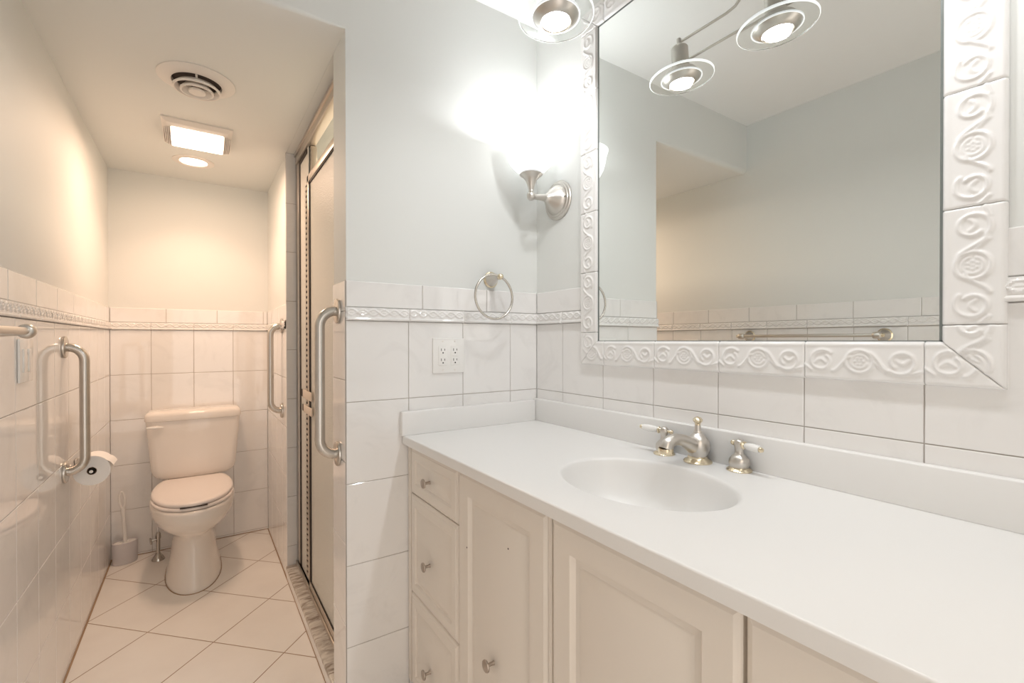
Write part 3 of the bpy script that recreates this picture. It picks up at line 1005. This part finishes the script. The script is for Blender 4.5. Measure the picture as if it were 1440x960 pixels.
# ------------------------------------------------------------------ toilet paper
tpc = Vector((-1.474, 0.0, 0.735))
th = thing('toilet_paper_holder', (-W, 0.945, 0.72), 'nickel toilet paper holder on the left wall behind the grab bar', 'paper holder')
obj('rod', MB().tube([(tpc.x, 0.872, tpc.z), (tpc.x, 1.012, tpc.z)], 0.006, 14), M['nickel'], th)
obj('wall_plate', MB().box((-W + .0004, 0.998, tpc.z - 0.028), (-W + 0.008, 1.042, tpc.z + 0.028), 0.003), M['nickel'], th)
obj('arm', MB().tube([(-W + 0.006, 1.02, tpc.z), (tpc.x - .012, 1.02, tpc.z), (tpc.x - .003, 1.018, tpc.z), (tpc.x, 1.008, tpc.z)], 0.006, 14), M['nickel'], th)
roll = thing('toilet_paper_roll', (tpc.x, 0.94, tpc.z - 0.057), 'white toilet paper roll with a loose sheet hanging behind the grab bar', 'toilet paper')
R_, r_ = 0.056, 0.015
prof = [(r_, 0), (R_ - .002, 0), (R_, .002), (R_, .100), (R_ - .002, .102), (r_, .102)]
obj('paper', MB().lathe(prof, (tpc.x, 0.885, tpc.z), (0, 1, 0), 48, False, False), M['paper'], roll, sharp=0.5)
obj('core', MB().lathe([(r_, .0005), (r_, .1015), (r_ - .0015, .1015), (r_ - .0015, .0005), (r_, .0005)], (tpc.x, 0.885, tpc.z), (0, 1, 0), 32, False, False), M['card'], roll)
rings = []
for k in range(22):
    a = PI * 0.93 - PI * 0.72 * min(1, k / 13)
    if k <= 13:
        p = (tpc.x + (R_ + .001) * math.cos(a), tpc.z + (R_ + .001) * math.sin(a))
        last = p
    else:
        t = (k - 13) / 8
        p = (last[0] + 0.020 * t, last[1] - 0.021 * t + 0.004 * math.sin(t * PI))
    y0, y1 = 0.886, 0.988
    if k == 21:
        y0, y1 = 0.883, 0.99
    rings.append([(p[0], y0, p[1]), (p[0], y1, p[1]), (p[0] - .0002, y1, p[1] - .0012), (p[0] - .0002, y0, p[1] - .0012)])
obj('loose_sheet', MB().loft(rings), M['paper'], roll)

# ------------------------------------------------------------------ toilet
TX = -1.153
tl = thing('toilet', (TX, 1.55, 0), 'white two piece toilet with lid closed at the end of the alcove', 'toilet')


def egg(z, yf, yb, hx, nb=3.2, cyf=0.52, n=48, x=TX):
    c = yf + (yb - yf) * cyf
    out = []
    for i in range(n):
        t = 2 * PI * i / n
        cx_, sy = math.cos(t), math.sin(t)
        if sy <= 0:
            out.append((x + hx * math.copysign(abs(cx_) ** 0.95, cx_), c + (c - yf) * sy, z))
        else:
            e = 2 / nb
            out.append((x + hx * math.copysign(abs(cx_) ** e, cx_), c + (yb - c) * abs(sy) ** e, z))
    return out


rings = [egg(0.0008, 1.243, 1.80, .124), egg(.006, 1.241, 1.80, .125), egg(.02, 1.246, 1.80, .122), egg(.07, 1.268, 1.80, .112), egg(.13, 1.293, 1.80, .102), egg(.19, 1.315, 1.80, .095),
         egg(.225, 1.325, 1.80, .094), egg(.25, 1.315, 1.80, .100), egg(.268, 1.285, 1.80, .117), egg(.285, 1.255, 1.80, .137), egg(.305, 1.226, 1.80, .155), egg(.33, 1.198, 1.80, .170),
         egg(.352, 1.183, 1.80, .178), egg(.356, 1.180, 1.80, .1805), egg(.375, 1.170, 1.805, .184), egg(.400, 1.164, 1.81, .187), egg(.414, 1.165, 1.81, .187),
         egg(.4215, 1.169, 1.808, .184), egg(.4235, 1.178, 1.80, .176)]
mb = MB().loft(rings)
mb.box((TX - .125, 1.705, .38), (TX + .125, 1.862, .452), 0.02, 3)
obj('bowl', mb, M['porcelain'], tl, sharp=1.0)
obj('base_caulk', MB().loft([egg(.0003, 1.2385, 1.80, .128), egg(.0035, 1.241, 1.80, .1255)], False, False), M['joint'], tl, label='brown caulk line round the foot')
seat_r = lambda z, d: egg(z, 1.178 + d, 1.715, .180 - d, 2.6, 0.5)
obj('seat', MB().loft([seat_r(.4255, .008), seat_r(.4275, .002), seat_r(.431, 0), seat_r(.437, 0), seat_r(.441, .003), seat_r(.4425, .010)]), M['seat'], tl, sharp=1.0)


def lid_ring(z, d):
    out = []
    for (x, y, zz) in egg(z, 1.180 + d, 1.80, .180 - d, 2.3, 0.5):
        yy = min(y, 1.712 - d)
        out.append((x, yy, zz))
    return out


obj('seat_lid', MB().loft([lid_ring(.4440, .010), lid_ring(.4450, .003), lid_ring(.448, 0), lid_ring(.455, 0), lid_ring(.460, .003), lid_ring(.463, .010), lid_ring(.4645, .03)]), M['seat'], tl, sharp=1.0)
obj('lid_gap_shade', MB().box((TX - .052, 1.1785, .4425), (TX + .058, 1.25, .4445)), M['dark'], tl, label='dark strip for the shade between seat and lid')  # dark box put in for the shade in the gap
for s in (-1, 1):
    obj('hinge', MB().box((TX + s * .075 - .018, 1.694, .4245), (TX + s * .075 + .018, 1.728, .452), 0.006, 3), M['seat'], tl)


def rrect(z, x0, x1, y0, y1, r, bulge=0.0, n=6):
    pts = []
    for (cx_, cy_, a0) in ((x1 - r, y1 - r, 0), (x0 + r, y1 - r, PI / 2), (x0 + r, y0 + r, PI), (x1 - r, y0 + r, 1.5 * PI)):
        for i in range(n + 1):
            a = a0 + PI / 2 * i / n
            pts.append((cx_ + r * math.cos(a), cy_ + r * math.sin(a), z))
    # subdivide the front edge for a slight bulge
    k = 3 * (n + 1)
    fl, fr = pts[2 * (n + 1) + n], pts[k]
    mid = [(fl[0] + (fr[0] - fl[0]) * t, fl[1] - bulge * math.sin(PI * t), z) for t in [i / 8 for i in range(1, 8)]]
    return pts[:k] + mid + pts[k:]


tk = []
for (z, dx, dy) in ((.453, .055, .03), (.455, .042, .02), (.460, .028, .012), (.470, .014, .006), (.486, .004, .002), (.51, 0, 0)):
    w = .2005 + (.228 - .2005) * (z - .453) / .33
    tk.append(rrect(z, TX + .006 - w + dx, TX + .006 + w - dx, 1.728 + dy, 1.905, .040, .010))
for z in (.56, .62, .68, .74, .784):
    w = .2005 + (.228 - .2005) * (z - .453) / .33
    tk.append(rrect(z, TX + .006 - w, TX + .006 + w, 1.728, 1.905, .040, .010))
tank = obj('tank', MB().loft(tk), M['porcelain'], tl, sharp=0.9)
ld_ = lambda z, d: rrect(z, TX + .006 - .2325 + d, TX + .006 + .2325 - d, 1.719 + d, 1.912 - d, .038, .010)
obj('tank_lid', MB().loft([ld_(.7845, .006), ld_(.787, .001), ld_(.792, 0), ld_(.815, 0), ld_(.824, .003), ld_(.831, .009), ld_(.8355, .018), ld_(.838, .035), ld_(.839, .06)]), M['porcelain'], tl, sharp=0.9)
obj('flush_lever', MB().tube([(TX - .170, 1.729, .756), (TX - .170, 1.716, .756)], 0.010, 16)
    .tube([(TX - .212, 1.711, .757), (TX - .198, 1.710, .757), (TX - .178, 1.711, .756), (TX - .155, 1.713, .755), (TX - .140, 1.717, .754)], [.0055, .0072, .0082, .0066, .004], 12),
    M['lever'], tank, sharp=0.9)

# ------------------------------------------------------------------ supply valve
sv = thing('supply_valve', (-1.322, 1.785, 0), 'chrome water supply stop valve on the floor left of the toilet', 'valve')
o_ = (-1.322, 1.785, 0)
obj('escutcheon', MB().lathe([(0.032, 0.0005), (0.0315, .004), (0.022, .020), (0.013, .034), (0.0105, .038)], o_, (0, 0, 1), 28), M['chrome'], sv)
obj('pipe', MB().lathe([(0.0095, .034), (0.0095, .118), (0.0125, .119), (0.0130, .128), (0.0120, .147), (0.0095, .150), (0.0075, .156)], o_, (0, 0, 1), 20), M['chrome'], sv)
obj('stem', MB().tube([(-1.322, 1.785, .118), (-1.352, 1.78, .113)], 0.006, 12), M['chrome'], sv)
hm = MB().lathe([(0.004, 0), (0.018, .002), (0.020, .006), (0.018, .010), (0.004, .011)], (-1.350, 1.780, .1133), (-1, -0.2, -.1), 20)
obj('handle', hm, M['chrome'], sv)
obj('supply_hose', MB().tube([(-1.322, 1.785, .154), (-1.322, 1.785, .22), (-1.318, 1.79, .30), (-1.305, 1.80, .38), (-1.298, 1.805, .43), (-1.298, 1.805, .4525)], 0.0052, 12), M['greyplastic'], sv)

# ------------------------------------------------------------------ toilet brush and its holder
hx, hy = -1.474, 1.846
ca, sa = math.cos(0.35), math.sin(0.35)


def oval(z, a, b_, n=40):
    out = []
    for i in range(n):
        t = 2 * PI * i / n
        x, y = a * math.cos(t), b_ * math.sin(t)
        out.append((hx + x * ca - y * sa, hy + x * sa + y * ca, z))
    return out


bh = thing('brush_holder', (hx, hy, 0), 'pale grey oval toilet brush holder in the alcove corner', 'brush holder')
obj('cup', MB().loft([oval(.0008, .054, .036), oval(.003, .056, .038), oval(.112, .058, .040), oval(.118, .0575, .0395), oval(.119, .054, .036), oval(.108, .053, .035), oval(.02, .051, .033)]), M['greyplastic'], bh, sharp=0.8)
obj('rim_cover', MB().loft([oval(.1085, .0525, .0345), oval(.1145, .050, .032), oval(.1155, .024, .015), oval(.109, .022, .0135), oval(.100, .021, .013)], False, False), M['plastic'], bh)
tbz = thing('toilet_brush', (hx, hy, 0.021), 'white plastic toilet brush with looped handle standing in its holder', 'brush')
p0 = Vector((hx + .002, hy, .10))
p1 = Vector((hx - .014, hy, .385))
dd = (p1 - p0).normalized()
obj('handle', MB().tube([p0 - dd * .02, p0 + dd * .08, p0 + dd * .16, p0 + dd * .19, p0 + dd * .205], [.0085, .0082, .0095, .0105, .0095], 14), M['plastic'], tbz)
lp = []
c_ = p0 + dd * .250
for i in range(33):
    t = 2 * PI * i / 32 - PI / 2
    lp.append(c_ + Vector((1, 0, 0)) * (.0115 * math.cos(t)) + dd * (.046 * math.sin(t)))
obj('hanging_loop', MB().tube(lp, .0058, 10, False), M['plastic'], tbz)
obj('bristle_head', MB().lathe([(.006, .05), (.026, .052), (.030, .02), (.028, -.02), (.010, -.03)], (hx, hy, .06), (0, 0, 1), 20), M['plastic'], tbz)

# ------------------------------------------------------------------ shower enclosure and door
DX = -0.688
sf = thing('shower_frame', (DX, 0.655, 0.068), 'satin metal shower frame with a narrow fixed obscure glass panel', 'shower enclosure')
mb = MB().box((DX - .016, .161, 2.150), (DX + .024, 1.148, 2.190), .003)
mb.box((DX - .022, .161, 2.190), (DX + .028, 1.148, 2.2055), .002)
obj('header_rail', mb, M['alum'], sf)
obj('post', MB().box((-.686, .838, .086), (-.658, .940, 2.1495), .003), M['alum'], sf)
obj('wall_stile', MB().box((-.699, 1.091, .086), (-.670, 1.148, 2.1495), .003), M['alum'], sf)
obj('jamb_stile', MB().box((-.690, .161, .086), (-.664, .172, 2.1495), .002), M['alum'], sf)
mb = MB().box((-.708, .161, .0682), (-.660, 1.148, .074), .001)
mb.box((-.708, .161, .074), (-.700, 1.148, .0858), .001)
mb.box((-.680, .161, .074), (-.674, 1.148, .0858), .001)
obj('bottom_track', mb, M['alum'], sf)
fp = obj('fixed_panel', MB().box((-.6935, .860, .086), (-.6890, 1.092, 2.151)), M['obscure'], sf)
obj('gasket', MB().box((-.6965, 1.057, .09), (-.6936, 1.0905, 2.125)).box((-.6965, .885, 2.125), (-.6936, 1.0905, 2.148)), M['gasket'], fp)
hg = MB()
nseg = 74
for k in range(nseg):
    z = .13 + k * (1.965 - .13) / nseg
    hg.box((-.7065, .845, z), (-.6985, .878, z + (1.83 / nseg) * 0.52), .001, 1)
hg.cur = 1
hg.box((-.7040, .846, .13), (-.6980, .877, 1.965))
obj('hinge_strip', hg, [M['alum'], M['gasket']], sf, label='dashed piano hinge strip')

sd = thing('shower_door', (DX, 0.50, 0.09), 'framed obscure glass shower door behind the steel grab bar', 'shower door')
d0, d1, zb0, zt0 = .174, .840, .092, 2.000
mb = MB()
xa, xb = -.7045, -.6915
mb.box((xa, d1 - .030, zb0), (xb, d1, zt0), .002)
mb.box((xa, d0, zb0), (xb, d0 + .022, zt0), .002)
mb.box((xa, d0, zt0 - .034), (xb, d1, zt0), .002)
mb.box((xa, d0, zb0), (xb, d1, zb0 + .030), .002)
obj('door_frame', mb, M['alum'], sd)
mb = MB()
mb.box((xa + .0006, d1 - .058, zb0 + .03), (xa + .0045, d1 - .0301, zt0 - .034))
mb.box((xa + .0006, d0 + .02, zt0 - .046), (xa + .0045, d1 - .0301, zt0 - .0341))
mb.box((xa + .0006, d0 + .02, zb0 + .0301), (xa + .0045, d1 - .0301, zb0 + .036))
obj('gasket', mb, M['gasket'], sd)
obj('door_glass', MB().box((xa + .005, d0 + .021, zb0 + .029), (xa + .0095, d1 - .029, zt0 - .033)), M['obscure'], sd)
for (za, zb2, ya, yb) in ((.962, 1.002, .722, .920), (.895, .932, .715, .900)):
    lt = obj('latch_plate', MB().box((xa - .0075, ya, za), (xa - .0025, yb, zb2), .0015), M['latch'], sd)
    obj('latch_end', MB().box((xa - .0065, yb, za + .004), (xa - .003, yb + .034, zb2 - .002)), M['gasket'], lt)

# ------------------------------------------------------------------ ceiling vent
av = thing('air_vent', (-1.13, 0.605, ZL), 'round white ceiling air vent with concentric rings', 'air vent')
o_ = (-1.13, 0.605, ZL - 0.0003)
obj('flange', MB().lathe([(0.124, 0), (0.124, -.003), (0.114, -.009), (0.094, -.015), (0.080, -.014), (0.078, -.004), (0.080, 0)], o_, (0, 0, 1), 56, False, False), M['trimwhite'], av)
obj('duct', MB().lathe([(0.079, -.0008), (0.0, -.0012)], o_, (0, 0, 1), 40, False, True), M['dark'], av)  # flat dark disc in place of the shaded opening
for (r0, r1, z0, z1) in ((.077, .062, -.018, -.038), (.054, .038, -.020, -.044), (.028, .0, -.024, -.046)):
    if r1 > 0:
        p = [(r1, z0), (r1 + .002, z0 - .002), (r0, z1 + .006), (r0 - .001, z1), (r0 - .006, z1), (r1 - .002, z0 - .004), (r1, z0)]
        obj('louvre_ring', MB().lathe(p, o_, (0, 0, 1), 48, False, False), M['trimwhite'], av)
    else:
        obj('louvre_ring', MB().lathe([(0.012, z0), (0.028, z1 + .006), (0.027, z1), (0.014, z1 - .001), (0.0, z1 - .001)], o_, (0, 0, 1), 36), M['trimwhite'], av)
sp_ = MB()
for k in range(3):
    t = .5 + k * 2 * PI / 3
    sp_.tube([(o_[0] + .012 * math.cos(t), o_[1] + .012 * math.sin(t), ZL - .026), (o_[0] + .079 * math.cos(t), o_[1] + .079 * math.sin(t), ZL - .016)], .0035, 8)
obj('spokes', sp_, M['trimwhite'], av)

# ------------------------------------------------------------------ exhaust fan with light
ef = thing('exhaust_fan_light', (-1.128, 1.155, ZL), 'rectangular ceiling exhaust fan with lit curved lens', 'fan light')
x0, x1, y0, y1 = -1.262, -0.992, 1.0, 1.30
rr = lambda z, d: [(x0 + d, y0 + d, z), (x1 - d, y0 + d, z), (x1 - d, y1 - d, z), (x0 + d, y1 - d, z)]
obj('housing', MB().loft([rr(ZL - .0004, 0), rr(ZL - .006, 0), rr(ZL - .018, .018), rr(ZL - .020, .026)], False, True), M['trimwhite'], ef, sharp=0.3)
xs0, xs1 = -1.225, -1.028
zc_ = lambda t: ZL - .020 - .030 * math.sin(PI * t)
ring0, ring1 = [], []
arc = [(1.055 + .235 * i / 12, ZL - .0195 - .033 * math.sin(PI * (i / 12)) ** 0.8) for i in range(13)]
obj('lens', MB().loft([[(xs0, y, z) for y, z in arc], [(xs1, y, z) for y, z in arc]], True, True, False), M['fanlens'], ef, sharp=0.9)
for s, xa_ in ((-1, xs0), (1, xs1)):
    mb = MB()
    for k in range(5):
        xx = xa_ + s * (.003 + k * .0065)
        sc2 = 1 - k * .05
        a = [(1.1725 + (y - 1.1725) * sc2, ZL - .0195 + (z - ZL + .0195) * sc2) for y, z in arc]
        mb.loft([[(xx, y, z) for y, z in a], [(xx + s * .004, y, z) for y, z in a]], True, True, False)
    obj('side_louvre', mb, M['trimwhite'], ef, label='ribbed cream side vent', sharp=0.9)
lamp('fan_lamp', 'AREA', (-1.128, 1.17, ZL - .062), P_FAN, WARM, shape='RECTANGLE', size=0.19, size_y=0.2)

# ------------------------------------------------------------------ recessed can light
rc_ = thing('recessed_light', (-1.146, 1.555, ZL), 'round recessed ceiling light glowing nearest the end wall', 'ceiling light')
o_ = (-1.146, 1.555, ZL - .0003)
obj('trim_ring', MB().lathe([(0.096, 0), (0.096, -.003), (0.088, -.006), (0.070, -.007), (0.0635, -.004), (0.0625, -.0005)], o_, (0, 0, 1), 48, False, False), M['trimwhite'], rc_)
obj('lens', MB().lathe([(0.0625, -.0015), (0.0, -.0018)], o_, (0, 0, 1), 40, False, True), M['canlens'], rc_)
cl = lamp('can_lamp', 'SPOT', (-1.146, 1.555, ZL - .010), P_CAN, WARM, spot_size=1.95, spot_blend=0.75, shadow_soft_size=0.006)
